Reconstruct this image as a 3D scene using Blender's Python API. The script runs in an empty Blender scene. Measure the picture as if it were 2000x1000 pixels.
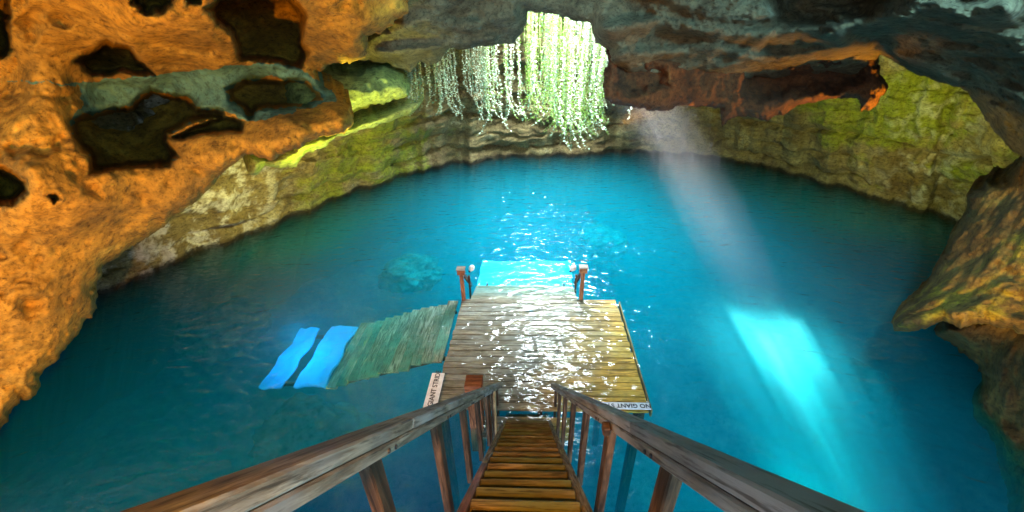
import bpy, math, random
import numpy as np
from mathutils import Vector, Matrix
random.seed(7)
rng = np.random.default_rng(7)
sc = bpy.context.scene
col = sc.collection
R_ = math.radians

# ------------------------------------------------------------------ camera
F_PX = 809.0
CAM_H = 5.64
TH, YAW, ROLL = R_(29.8), R_(2.6), R_(-1.2)
FW = np.array([-math.sin(YAW)*math.cos(TH), math.cos(YAW)*math.cos(TH), -math.sin(TH)])
R0 = np.array([math.cos(YAW), math.sin(YAW), 0.0])
U0 = np.cross(R0, FW)
RT = R0*math.cos(ROLL)+U0*math.sin(ROLL)
UP = -R0*math.sin(ROLL)+U0*math.cos(ROLL)
CAM = np.array([0.0, 0.0, CAM_H])
cd = bpy.data.cameras.new('camera')
cam = bpy.data.objects.new('camera', cd)
col.objects.link(cam)
cam.matrix_world = Matrix(((RT[0], UP[0], -FW[0], 0), (RT[1], UP[1], -FW[1], 0), (RT[2], UP[2], -FW[2], CAM_H), (0, 0, 0, 1)))
cd.sensor_width = 36
cd.lens = 36*F_PX/2000
cd.clip_start = 0.05
cd.clip_end = 400
sc.camera = cam

# ------------------------------------------------------------------ world, sun, exposure
world = bpy.data.worlds.new('World')
sc.world = world
world.use_nodes = True
wn = world.node_tree
wn.nodes.clear()
sky = wn.nodes.new('ShaderNodeTexSky')
sky.sky_type = 'NISHITA'
sky.sun_disc = False
SUN = Vector((2.35, -2.23, -4.0)).normalized()
sky.sun_elevation = math.asin(-SUN.z)
sky.sun_rotation = math.atan2(-SUN.x, -SUN.y)
bgn = wn.nodes.new('ShaderNodeBackground')
bgn.inputs[1].default_value = 0.05
won = wn.nodes.new('ShaderNodeOutputWorld')
wn.links.new(sky.outputs[0], bgn.inputs[0])
wn.links.new(bgn.outputs[0], won.inputs[0])
sl = bpy.data.lights.new('sun', 'SUN')
sl.energy = 5.0
sl.angle = R_(0.5)
sl.color = (1.0, 0.95, 0.87)
sun = bpy.data.objects.new('sun', sl)
col.objects.link(sun)
sun.location = (-6, 18, 16)
sun.rotation_euler = SUN.to_track_quat('-Z', 'Y').to_euler()

def area(name, loc, target, size, power, color, size_y=None, spread=180):
    l = bpy.data.lights.new(name, 'AREA')
    l.energy = power; l.color = color; l.size = size
    if size_y: l.shape = 'RECTANGLE'; l.size_y = size_y
    l.spread = R_(spread)
    o = bpy.data.objects.new(name, l); col.objects.link(o)
    o.location = loc
    o.rotation_euler = (Vector(target)-Vector(loc)).to_track_quat('-Z', 'Y').to_euler()
    return o
def spot(name, loc, target, power, color, cone=120, blend=.6, r=.06):
    l = bpy.data.lights.new(name, 'SPOT')
    l.energy = power; l.color = color; l.spot_size = R_(cone); l.spot_blend = blend; l.shadow_soft_size = r
    o = bpy.data.objects.new(name, l); col.objects.link(o)
    o.location = loc
    o.rotation_euler = (Vector(target)-Vector(loc)).to_track_quat('-Z', 'Y').to_euler()
    return o
# daylight falling through the hole in the roof
area('skylight', (0.9, 13.4, 6.7), (0.9, 13.4, 0), 3.0, 200, (.80, .93, 1.0), 5.4, spread=100)
# daylight from the stairwell above and behind the camera, plus added cool fill spots
area('entrance_daylight', (1.0, -1.3, 6.7), (1.6, 8, 4.2), 1.4, 14, (.40, .85, 1.0))
spot('cool_fill_left', (-.2, 10.6, 5.9), (-4.6, 6.8, 4.9), 4, (.30, .90, 1.0), 44, .6, .3)
spot('cool_fill_right', (3.6, 2.6, 6.6), (4.9, 7.0, 4.9), 120, (.36, .85, 1.0), 110, .7, .25)
spot('cool_fill_centre', (-.3, 3.6, 6.6), (-.5, 8.3, 5.2), 110, (.36, .85, 1.0), 62, .7, .25)
# the unseen warm and green floodlights of the cave, and spots added beside them
spot('warm_lamp', (-3.1, 0.5, 3.3), (-5.6, 5.5, 4.7), 105, (1.0, .40, .010), 150, .4, .05)
spot('warm_lamp_stair', (-.35, -0.5, 6.0), (-.1, 1.25, 3.1), 42, (1.0, .40, .04), 36, .5, .05)
spot('yellow_lamp_right', (3.4, 1.6, 2.6), (6.4, 4.7, 2.9), 120, (1.0, .62, .02), 42, .5, .05)
spot('warm_fill_slab', (7.6, 7.8, 3.3), (5.2, 8.2, 4.6), 80, (1.0, .40, .01), 44, .5, .03)  # added to put orange light on the slab's edges
spot('warm_fill_ceiling', (1.9, 9.1, 3.6), (3.3, 8.4, 4.9), 50, (1.0, .40, .01), 50, .5, .03)  # added to warm the rock edges near the ceiling
spot('green_lamp_left', (-4.6, 8.6, 2.6), (-8.4, 13.0, 2.3), 95, (1.0, .93, .25), 105, .7, .08)
spot('green_fill_ledge', (-2.8, 6.9, 2.6), (-4.0, 8.8, 4.3), 60, (.95, 1.0, .15), 100, .7, .08)  # extra spot added to brighten the ledges
spot('green_lamp_right', (7.4, 8.8, 2.8), (11.4, 15.0, 3.6), 70, (.95, 1.0, .25), 105, .7, .08)
# unseen lights added under the water to make the pool glow
for i, (x, y, z, p, c) in enumerate([(-1.0, 13.0, -3.4, 9, (.02, .35, 1.0)), (5.0, 4.6, -3.0, 30, (.0, .85, .78)), (-5.0, 6.8, -.25, 3.5, (.12, .50, 1.0))]):
    l = bpy.data.lights.new('pool_fill', 'POINT'); l.energy = p; l.color = c; l.shadow_soft_size = 1.6 if z < -1 else .2
    o = bpy.data.objects.new('pool_fill', l); o.location = (x, y, z); col.objects.link(o)

vs = sc.view_settings
vs.view_transform = 'Standard'; vs.look = 'None'; vs.gamma = 1; vs.use_curve_mapping = False
vs.exposure = 4.2
sc.cycles.max_bounces = 7
sc.cycles.transparent_max_bounces = 12
sc.cycles.volume_bounces = 1
sc.cycles.use_denoising = True
sc.cycles.caustics_reflective = False
sc.cycles.caustics_refractive = False
sc.cycles.sample_clamp_indirect = 6

# ------------------------------------------------------------------ helpers
def rays(u, v):
    u = np.asarray(u, float)[..., None]; v = np.asarray(v, float)[..., None]
    return FW + RT*((u-1000)/F_PX) - UP*((v-500)/F_PX)
def P(u, v, d): return CAM + rays(u, v)*np.asarray(d, float)[..., None]
def W(u, v, z=0.0):
    r = rays(u, v); return CAM + r*((z-CAM_H)/r[..., 2:3])

_perm = rng.permutation(512).astype(np.int64)
_perm = np.concatenate([_perm, _perm, _perm])
_grad = rng.normal(size=(512, 3)); _grad /= np.linalg.norm(_grad, axis=1)[:, None]
def gnoise(p):
    p = np.asarray(p, float)
    i = np.floor(p).astype(np.int64); f = p-i; i &= 511
    w = f*f*f*(f*(f*6-15)+10)
    out = 0
    for dx in (0, 1):
        for dy in (0, 1):
            for dz in (0, 1):
                h = _perm[(_perm[(_perm[(i[..., 0]+dx) & 511]+i[..., 1]+dy) & 511]+i[..., 2]+dz) & 511]
                g = _grad[h]
                d = g[..., 0]*(f[..., 0]-dx)+g[..., 1]*(f[..., 1]-dy)+g[..., 2]*(f[..., 2]-dz)
                ww = (w[..., 0] if dx else 1-w[..., 0])*(w[..., 1] if dy else 1-w[..., 1])*(w[..., 2] if dz else 1-w[..., 2])
                out = out + ww*d
    return out*1.6
def fbm(p, oct=5, lac=2.07, gain=.5, ridged=False):
    a = 1; s = 0; p = np.asarray(p, float).copy()
    for k in range(oct):
        n = gnoise(p)
        if ridged: n = 1-2*np.abs(n)-.35
        s = s + a*n; a *= gain; p = p*lac+17.3
    return s

def tps(ctrl):
    c = np.array(ctrl, float); X = c[:, :2]/1000; y = c[:, 2]
    n = len(X)
    def ph(r2): return 0.5*r2*np.log(r2+1e-12)
    K = ph(((X[:, None]-X[None])**2).sum(-1)) + np.eye(n)*1e-3
    Pm = np.hstack([np.ones((n, 1)), X])
    A = np.block([[K, Pm], [Pm.T, np.zeros((3, 3))]])
    sol = np.linalg.solve(A, np.concatenate([y, np.zeros(3)]))
    def f(u, v):
        q = np.stack([np.ravel(u), np.ravel(v)], -1)/1000
        out = np.zeros(len(q))
        for i in range(n): out += sol[i]*ph(((q-X[i])**2).sum(-1))
        out += sol[n]+q@sol[n+1:]
        return out.reshape(np.shape(u))
    return f

def sdist(u, v, poly, jit=0, seed=0, js=30.):
    """signed distance (inside positive) to a closed outline"""
    u = np.asarray(u, float); v = np.asarray(v, float)
    if jit:
        q = np.stack([u/js, v/js, np.full_like(u, 3.7+seed)], -1)
        q2 = q+41.5
        uu = u+jit*fbm(q, 4, gain=.62); vv = v+jit*fbm(q2, 4, gain=.62)
    else: uu, vv = u, v
    pts = np.array(poly, float); best = np.full(u.shape, 1e18); ins = np.zeros(u.shape, bool)
    for a, b in zip(pts, np.roll(pts, -1, 0)):
        d = b-a; L = (d*d).sum()+1e-9
        t = np.clip(((uu-a[0])*d[0]+(vv-a[1])*d[1])/L, 0, 1)
        best = np.minimum(best, (uu-a[0]-t*d[0])**2+(vv-a[1]-t*d[1])**2)
        c = (a[1] > vv) != (b[1] > vv)
        with np.errstate(divide='ignore', invalid='ignore'):
            xi = (b[0]-a[0])*(vv-a[1])/(b[1]-a[1]+1e-12)+a[0]
        ins ^= c & (uu < xi)
    return np.where(ins, 1, -1)*np.sqrt(best)
def ss(x, a=0., b=1.):
    t = np.clip((x-a)/(b-a), 0, 1); return t*t*(3-2*t)

def link(name, me, mat, parent=None, smooth=True):
    o = bpy.data.objects.new(name, me); col.objects.link(o)
    if mat and not me.materials: me.materials.append(mat)
    if parent: o.parent = parent
    if smooth: me.shade_smooth()
    return o
def tag(o, label=None, cat=None, group=None, kind=None):
    if label: o['label'] = label
    if cat: o['category'] = cat
    if group: o['group'] = group
    if kind: o['kind'] = kind
    return o
def empty(name, loc=(0, 0, 0), rz=0):
    o = bpy.data.objects.new(name, None); col.objects.link(o)
    o.location = loc; o.rotation_euler = (0, 0, rz); o.empty_display_size = .1
    return o

def grid_mesh(name, pts, keep, tint=None):
    """pts (n,m,3), keep (n-1,m-1) faces to keep"""
    n, m = pts.shape[:2]
    idx = np.arange(n*m).reshape(n, m)
    q = np.stack([idx[:-1, :-1], idx[1:, :-1], idx[1:, 1:], idx[:-1, 1:]], -1)[keep]
    used = np.unique(q); remap = np.full(n*m, -1); remap[used] = np.arange(len(used))
    q = remap[q]; V = pts.reshape(-1, 3)[used]
    me = bpy.data.meshes.new(name)
    me.vertices.add(len(V)); me.vertices.foreach_set('co', V.ravel())
    me.loops.add(q.size); me.loops.foreach_set('vertex_index', q.ravel().astype(np.int32))
    me.polygons.add(len(q)); me.polygons.foreach_set('loop_start', np.arange(0, q.size, 4, dtype=np.int32))
    try: me.polygons.foreach_set('loop_total', np.full(len(q), 4, np.int32))
    except Exception: pass
    if tint is not None:
        for nm, arr in tint.items():
            at = me.attributes.new(nm, 'FLOAT', 'POINT'); at.data.foreach_set('value', arr.reshape(-1)[used].astype(np.float32))
    me.update(calc_edges=True)
    return me

def rock(name, poly, ctrl, mat, step=3.0, jit=5, curl_w=40, curl_d=1.2, holes=(), amp=(.18, .05), scale=(.9, 3.5), post=None, tint=None, stretch=(1, 1, 1), seed=0, ridged=.3, skirt=1.2, extra=None):
    pp = np.array(poly, float)
    u0, v0 = pp.min(0)-step*2; u1, v1 = pp.max(0)+step*2
    u, v = np.meshgrid(np.arange(u0, u1, step), np.arange(v0, v1, step), indexing='ij')
    s = sdist(u, v, poly, jit, seed)
    gu, gv = np.gradient(s, step); g2 = gu**2+gv**2+1e-6
    out = s < 0
    m = np.clip(-s/np.maximum(g2, .3), 0, step*2.0)
    us = np.where(out, u+gu*m, u); vs_ = np.where(out, v+gv*m, v)
    sc_ = np.maximum(s, 0)
    d = tps(ctrl)(us, vs_)
    w = np.clip(1-sc_/curl_w, 0, 1)
    d = d + curl_d*(1-np.sqrt(np.clip(1-w*w, 0, 1)))
    p = P(us, vs_, d)
    q = p*np.array(stretch)+seed*7.1
    warp = np.stack([fbm(q*.6+5, 2), fbm(q*.6+25, 2), fbm(q*.6+45, 2)], -1)*.22
    n1 = fbm((q+warp)*scale[0], 4)
    n2 = fbm((q+warp)*scale[1], 5, gain=.55)*(1-ridged)+ridged*fbm((q+warp)*scale[1]*.7, 4, ridged=True)
    fade = ss(sc_, 0, 30)*.6+.4
    d = d + (amp[0]*n1 + amp[1]*n2)*fade
    for hp, hd, hw, hj in holes:
        hs = sdist(us, vs_, hp, hj, seed+len(hp))
        d = d + hd*ss(hs, -hw*.25, hw)
        d = d - .03*np.exp(-((hs+hw*.9)/(hw*.8))**2)
    if post is not None: d = d + post(us, vs_)
    p = P(us, vs_, d)
    tn = None
    if tint is not None:
        tn = {k: f(us, vs_) for k, f in tint.items()}
    keep = (np.stack([s[:-1, :-1], s[1:, :-1], s[1:, 1:], s[:-1, 1:]]).max(0) > 0)
    me = grid_mesh(name, p, keep, tn)
    o = link(name, me, mat)
    # thickness: carry the outline back, away from the visible face
    bm_v = np.zeros(len(me.vertices)*3); me.vertices.foreach_get('co', bm_v)
    if skirt:
        import bmesh
        bm = bmesh.new(); bm.from_mesh(me)
        be = [e for e in bm.edges if e.is_boundary]
        r = bmesh.ops.extrude_edge_only(bm, edges=be)
        nv = [x for x in r['geom'] if isinstance(x, bmesh.types.BMVert)]
        c = Vector(CAM)
        for x in nv:
            dr = (x.co-c).normalized(); x.co += dr*skirt + Vector((0, 0, .25*skirt))
        bmesh.ops.recalc_face_normals(bm, faces=bm.faces)
        bm.to_mesh(me); bm.free()
        me.shade_smooth()
    return o

# ------------------------------------------------------------------ materials
def nt(name):
    m = bpy.data.materials.new(name); m.use_nodes = True
    t = m.node_tree; t.nodes.clear()
    return m, t, t.nodes, t.links
def N(nodes, typ, **kw):
    n = nodes.new(typ)
    for k, v in kw.items():
        if k.startswith('_'): setattr(n, k[1:], v)
        else:
            key = int(k[1:]) if k[0] == 'i' and k[1:].isdigit() else k
            n.inputs[key].default_value = v
    return n
def ramp(nodes, stops, interp='LINEAR'):
    r = nodes.new('ShaderNodeValToRGB'); r.color_ramp.interpolation = interp
    e = r.color_ramp.elements
    e[0].position, e[0].color = stops[0][0], (*stops[0][1], 1)
    e[1].position, e[1].color = stops[1][0], (*stops[1][1], 1)
    for p, c in stops[2:]:
        x = e.new(p); x.color = (*c, 1)
    return r

def rock_mat(name, base, dark, light, algae_and_light=None, scale=1.0, bump=.5, pits=.5, strata=0.0, rough=.85, wet=False, speck=.85):
    m, t, n, l = nt(name)
    tc = N(n, 'ShaderNodeTexCoord'); mp = N(n, 'ShaderNodeMapping'); mp.inputs['Scale'].default_value = (scale, scale, scale*(1+strata))
    l.new(tc.outputs['Object'], mp.inputs[0])
    a = N(n, 'ShaderNodeTexNoise', Scale=1.1, Detail=10.0, Roughness=.68, Distortion=.15); l.new(mp.outputs[0], a.inputs[0])
    r1 = ramp(n, [(.30, dark), (.62, base), (.75, light)]); l.new(a.outputs[0], r1.inputs[0])
    b = N(n, 'ShaderNodeTexNoise', Scale=9.0, Detail=9.0, Roughness=.75, Distortion=.0); l.new(mp.outputs[0], b.inputs[0])
    r2 = ramp(n, [(.32, (.22, .18, .15)), (.52, (1, 1, 1)), (.68, (1.4, 1.32, 1.15))]); l.new(b.outputs[0], r2.inputs[0])
    mx = N(n, 'ShaderNodeMix', _data_type='RGBA', _blend_type='MULTIPLY'); mx.inputs[0].default_value = .85
    l.new(r1.outputs[0], mx.inputs[6]); l.new(r2.outputs[0], mx.inputs[7])
    cur = mx.outputs[2]
    # dark pits
    vo = N(n, 'ShaderNodeTexNoise', Scale=3.4, Detail=9.0, Roughness=.78, Distortion=.25); l.new(mp.outputs[0], vo.inputs[0])
    r3 = ramp(n, [(.33, (1, 1, 1)), (.43, (0, 0, 0))]); l.new(vo.outputs[0], r3.inputs[0])
    mp2 = N(n, 'ShaderNodeMath', _operation='MULTIPLY', i1=pits); l.new(r3.outputs[0], mp2.inputs[0])
    mx2 = N(n, 'ShaderNodeMix', _data_type='RGBA'); l.new(mp2.outputs[0], mx2.inputs[0]); l.new(cur, mx2.inputs[6]); mx2.inputs[7].default_value = (dark[0]*.35, dark[1]*.3, dark[2]*.3, 1)
    cur = mx2.outputs[2]
    if algae_and_light:
        at = N(n, 'ShaderNodeAttribute', _attribute_name='algae_and_light')
        an = N(n, 'ShaderNodeTexNoise', Scale=2.4, Detail=8.0, Roughness=.7); l.new(mp.outputs[0], an.inputs[0])
        ad = N(n, 'ShaderNodeMath', _operation='ADD'); l.new(at.outputs['Fac'], ad.inputs[0]); l.new(an.outputs[0], ad.inputs[1])
        ar = ramp(n, [(.78, (0, 0, 0)), (1.0, (1, 1, 1))])
        ms = N(n, 'ShaderNodeMath', _operation='MULTIPLY', i1=.75); l.new(ad.outputs[0], ms.inputs[0]); l.new(ms.outputs[0], ar.inputs[0])
        mx3 = N(n, 'ShaderNodeMix', _data_type='RGBA'); l.new(ar.outputs[0], mx3.inputs[0]); l.new(cur, mx3.inputs[6])
        mu = N(n, 'ShaderNodeMix', _data_type='RGBA', _blend_type='MULTIPLY'); mu.inputs[0].default_value = .8
        mu.inputs[6].default_value = (*algae_and_light, 1); l.new(r2.outputs[0], mu.inputs[7]); l.new(mu.outputs[2], mx3.inputs[7])
        cur = mx3.outputs[2]
        pa = N(n, 'ShaderNodeAttribute', _attribute_name='pale')
        pm = N(n, 'ShaderNodeMath', _operation='MULTIPLY'); l.new(pa.outputs['Fac'], pm.inputs[0]); l.new(r2.outputs[0], pm.inputs[1])
        mx5 = N(n, 'ShaderNodeMix', _data_type='RGBA'); l.new(pm.outputs[0], mx5.inputs[0]); l.new(cur, mx5.inputs[6]); mx5.inputs[7].default_value = (.66, .64, .55, 1)
        cur = mx5.outputs[2]
    # fine speckle of holes and crumbs
    sk = N(n, 'ShaderNodeTexNoise', Scale=19.0, Detail=6.0, Roughness=.7); l.new(mp.outputs[0], sk.inputs[0])
    rs = ramp(n, [(.36, (.30, .26, .22)), (.46, (1, 1, 1)), (.60, (1, 1, 1)), (.70, (1.5, 1.45, 1.35))]); l.new(sk.outputs[0], rs.inputs[0])
    mxs = N(n, 'ShaderNodeMix', _data_type='RGBA', _blend_type='MULTIPLY'); mxs.inputs[0].default_value = speck; l.new(cur, mxs.inputs[6]); l.new(rs.outputs[0], mxs.inputs[7]); cur = mxs.outputs[2]
    if wet:
        ge = N(n, 'ShaderNodeNewGeometry'); sz = N(n, 'ShaderNodeSeparateXYZ'); l.new(ge.outputs['Position'], sz.inputs[0])
        wa = N(n, 'ShaderNodeMath', _operation='MULTIPLY_ADD'); l.new(b.outputs[0], wa.inputs[0]); wa.inputs[1].default_value = -.5; l.new(sz.outputs[2], wa.inputs[2])
        wr = N(n, 'ShaderNodeMapRange'); l.new(wa.outputs[0], wr.inputs[0]); wr.inputs[1].default_value = -.16; wr.inputs[2].default_value = -.06; wr.inputs[3].default_value = .13; wr.inputs[4].default_value = 1
        mxw = N(n, 'ShaderNodeMix', _data_type='RGBA', _blend_type='MULTIPLY'); mxw.inputs[0].default_value = 1; l.new(cur, mxw.inputs[6]); l.new(wr.outputs[0], mxw.inputs[7]); cur = mxw.outputs[2]
    bs = N(n, 'ShaderNodeBsdfPrincipled', Roughness=rough); l.new(cur, bs.inputs['Base Color'])
    bs.inputs['Specular IOR Level'].default_value = .25
    c = N(n, 'ShaderNodeTexNoise', Scale=26.0, Detail=8.0, Roughness=.8); l.new(mp.outputs[0], c.inputs[0])
    ad2 = N(n, 'ShaderNodeMath', _operation='MULTIPLY_ADD', i1=.5); l.new(b.outputs[0], ad2.inputs[0]); ad2.inputs[1].default_value = 1.3; l.new(c.outputs[0], ad2.inputs[2])
    ad3 = N(n, 'ShaderNodeMath', _operation='MULTIPLY_ADD'); l.new(r3.outputs[0], ad3.inputs[0]); ad3.inputs[1].default_value = -.5*pits; l.new(ad2.outputs[0], ad3.inputs[2])
    bu = N(n, 'ShaderNodeBump', Strength=bump, Distance=.10); l.new(ad3.outputs[0], bu.inputs['Height']); l.new(bu.outputs[0], bs.inputs['Normal'])
    o = N(n, 'ShaderNodeOutputMaterial'); l.new(bs.outputs[0], o.inputs[0])
    return m

def wood_mat(name, c1, c2, axis=0, rough=.75, grain=22, patch=None, spec=.3):
    m, t, n, l = nt(name)
    tc = N(n, 'ShaderNodeTexCoord'); oi = N(n, 'ShaderNodeObjectInfo')
    mp = N(n, 'ShaderNodeMapping'); s = [grain]*3; s[axis] = 2.6; mp.inputs['Scale'].default_value = s
    cb = N(n, 'ShaderNodeVectorMath', _operation='ADD'); l.new(tc.outputs['Object'], cb.inputs[0])
    mm = N(n, 'ShaderNodeMath', _operation='MULTIPLY', i1=37.0); l.new(oi.outputs['Random'], mm.inputs[0]); l.new(mm.outputs[0], cb.inputs[1])
    l.new(cb.outputs[0], mp.inputs[0])
    a = N(n, 'ShaderNodeTexNoise', Scale=1.0, Detail=7.0, Roughness=.65, Distortion=.8); l.new(mp.outputs[0], a.inputs[0])
    r = ramp(n, [(.30, tuple(x*.35 for x in c2)), (.47, c2), (.66, c1)]); l.new(a.outputs[0], r.inputs[0])
    b = N(n, 'ShaderNodeTexNoise', Scale=1.7, Detail=5.0, Roughness=.6); l.new(cb.outputs[0], b.inputs[0])
    r2 = ramp(n, [(.3, (.55, .52, .5)), (.65, (1.15, 1.12, 1.1))]); l.new(b.outputs[0], r2.inputs[0])
    mx = N(n, 'ShaderNodeMix', _data_type='RGBA', _blend_type='MULTIPLY'); mx.inputs[0].default_value = .9
    l.new(r.outputs[0], mx.inputs[6]); l.new(r2.outputs[0], mx.inputs[7])
    cur = mx.outputs[2]
    if patch:
        g = N(n, 'ShaderNodeTexNoise', Scale=.9, Detail=4.0, Roughness=.6)
        l.new(tc.outputs['Generated'] if False else cb.outputs[0], g.inputs[0])
        gr = ramp(n, [(.45, (0, 0, 0)), (.6, (1, 1, 1))]); l.new(g.outputs[0], gr.inputs[0])
        mx4 = N(n, 'ShaderNodeMix', _data_type='RGBA', _blend_type='MIX'); l.new(gr.outputs[0], mx4.inputs[0]); l.new(cur, mx4.inputs[6])
        mm2 = N(n, 'ShaderNodeMix', _data_type='RGBA', _blend_type='MULTIPLY'); mm2.inputs[0].default_value = 1
        mm2.inputs[6].default_value = (*patch, 1); l.new(r2.outputs[0], mm2.inputs[7]); l.new(mm2.outputs[2], mx4.inputs[7])
        cur = mx4.outputs[2]
    mpc = N(n, 'ShaderNodeMapping'); s2 = [75]*3; s2[axis] = 4.0; mpc.inputs['Scale'].default_value = s2; l.new(cb.outputs[0], mpc.inputs[0])
    ck = N(n, 'ShaderNodeTexNoise', Scale=1.0, Detail=4.0, Roughness=.6); l.new(mpc.outputs[0], ck.inputs[0])
    cr = ramp(n, [(.36, (.22, .18, .16)), (.45, (1, 1, 1))]); l.new(ck.outputs[0], cr.inputs[0])
    mxc = N(n, 'ShaderNodeMix', _data_type='RGBA', _blend_type='MULTIPLY'); mxc.inputs[0].default_value = .8; l.new(cur, mxc.inputs[6]); l.new(cr.outputs[0], mxc.inputs[7]); cur = mxc.outputs[2]
    bs = N(n, 'ShaderNodeBsdfPrincipled', Roughness=rough); bs.inputs['Specular IOR Level'].default_value = spec
    l.new(cur, bs.inputs['Base Color'])
    bu = N(n, 'ShaderNodeBump', Strength=.6, Distance=.01); l.new(a.outputs[0], bu.inputs['Height']); l.new(bu.outputs[0], bs.inputs['Normal'])
    o = N(n, 'ShaderNodeOutputMaterial'); l.new(bs.outputs[0], o.inputs[0])
    return m
def plain(name, c, rough=.6, spec=.4, noise=.15):
    m, t, n, l = nt(name)
    tc = N(n, 'ShaderNodeTexCoord'); a = N(n, 'ShaderNodeTexNoise', Scale=9.0, Detail=5.0); l.new(tc.outputs['Object'], a.inputs[0])
    r = ramp(n, [(.3, tuple(x*(1-noise*2) for x in c)), (.7, c)]); l.new(a.outputs[0], r.inputs[0])
    bs = N(n, 'ShaderNodeBsdfPrincipled', Roughness=rough); bs.inputs['Specular IOR Level'].default_value = spec; l.new(r.outputs[0], bs.inputs['Base Color'])
    o = N(n, 'ShaderNodeOutputMaterial'); l.new(bs.outputs[0], o.inputs[0]); return m

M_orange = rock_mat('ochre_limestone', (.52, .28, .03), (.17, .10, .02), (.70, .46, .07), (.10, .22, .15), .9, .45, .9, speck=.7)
M_ceil = rock_mat('cave_ceiling_rock', (.19, .16, .10), (.075, .055, .03), (.32, .33, .28), (.12, .17, .05), .9, 1.0, .5)
M_back = rock_mat('algae_limestone', (.30, .24, .10), (.13, .085, .035), (.55, .50, .30), (.24, .27, .025), .8, .9, .5, strata=.7, wet=True)
M_green = rock_mat('mossy_limestone', (.40, .44, .12), (.16, .16, .05), (.60, .62, .28), (.34, .50, .03), .8, .6, .3, strata=.6)
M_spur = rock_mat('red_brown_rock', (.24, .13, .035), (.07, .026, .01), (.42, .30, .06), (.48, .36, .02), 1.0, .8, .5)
M_slab = rock_mat('maroon_rock', (.13, .045, .014), (.05, .016, .006), (.30, .14, .04), None, 1.0, .9, .4)
M_bed = rock_mat('pool_bed_rock', (.22, .26, .24), (.07, .10, .10), (.36, .42, .38), None, .35, .5, .3)

# ------------------------------------------------------------------ cave roof with its hole, and an added slab that narrows the sun
def slab_with_hole(name, z0, z1, hole, mat, ext=(-40, 40, -3.2, 60)):
    import bmesh
    bm = bmesh.new()
    n = len(hole)
    cx = sum(p[0] for p in hole)/n; cy = sum(p[1] for p in hole)/n
    def ring(z, grow=0):
        out = []
        for (x, y) in hole:
            out.append(bm.verts.new((x, y, z)))
        return out
    def outer(z):
        out = []
        for (x, y) in hole:
            dx, dy = x-cx, y-cy; k = 1e9
            if dx > 0: k = min(k, (ext[1]-cx)/dx)
            if dx < 0: k = min(k, (ext[0]-cx)/dx)
            if dy > 0: k = min(k, (ext[3]-cy)/dy)
            if dy < 0: k = min(k, (ext[2]-cy)/dy)
            out.append(bm.verts.new((cx+dx*k, cy+dy*k, z)))
        return out
    a0, a1, b0, b1 = ring(z0), ring(z1), outer(z0), outer(z1)
    for i in range(n):
        j = (i+1) % n
        bm.faces.new((a0[i], a0[j], a1[j], a1[i])); bm.faces.new((a0[i], b0[i], b0[j], a0[j]))
        bm.faces.new((a1[i], a1[j], b1[j], b1[i])); bm.faces.new((b0[i], b1[i], b1[j], b0[j]))
    bmesh.ops.recalc_face_normals(bm, faces=bm.faces)
    me = bpy.data.meshes.new(name); bm.to_mesh(me); bm.free()
    return link(name, me, mat, smooth=False)
hole = []
for k in range(40):
    a = 2*math.pi*k/40
    r = 1.9+.25*math.sin(3*a+1)+.12*math.sin(7*a)
    hole.append((.85+1.15*r*math.cos(a), 13.2+1.9*r*math.sin(a)))
tag(slab_with_hole('cave_roof', 7.0, 7.6, hole, M_ceil), kind='structure')
# unseen slab added above the roof; its smaller gap narrows the sunbeam
g = []
k0 = np.array([1.18, 10.85, 6.5]); dz = 9.2-6.5
cxy = k0[:2] - np.array([SUN.x, SUN.y])/(-SUN.z)*dz
for k in range(36):
    a = 2*math.pi*k/36
    r = .63+.20*math.sin(3*a+.6)+.10*math.sin(5*a+2)+.05*math.sin(9*a)
    g.append((cxy[0]+r*math.cos(a)*1.05, cxy[1]+r*math.sin(a)*1.0))
tag(slab_with_hole('added_sun_gap_slab', 9.2, 9.4, g, M_back), kind='structure')

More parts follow.
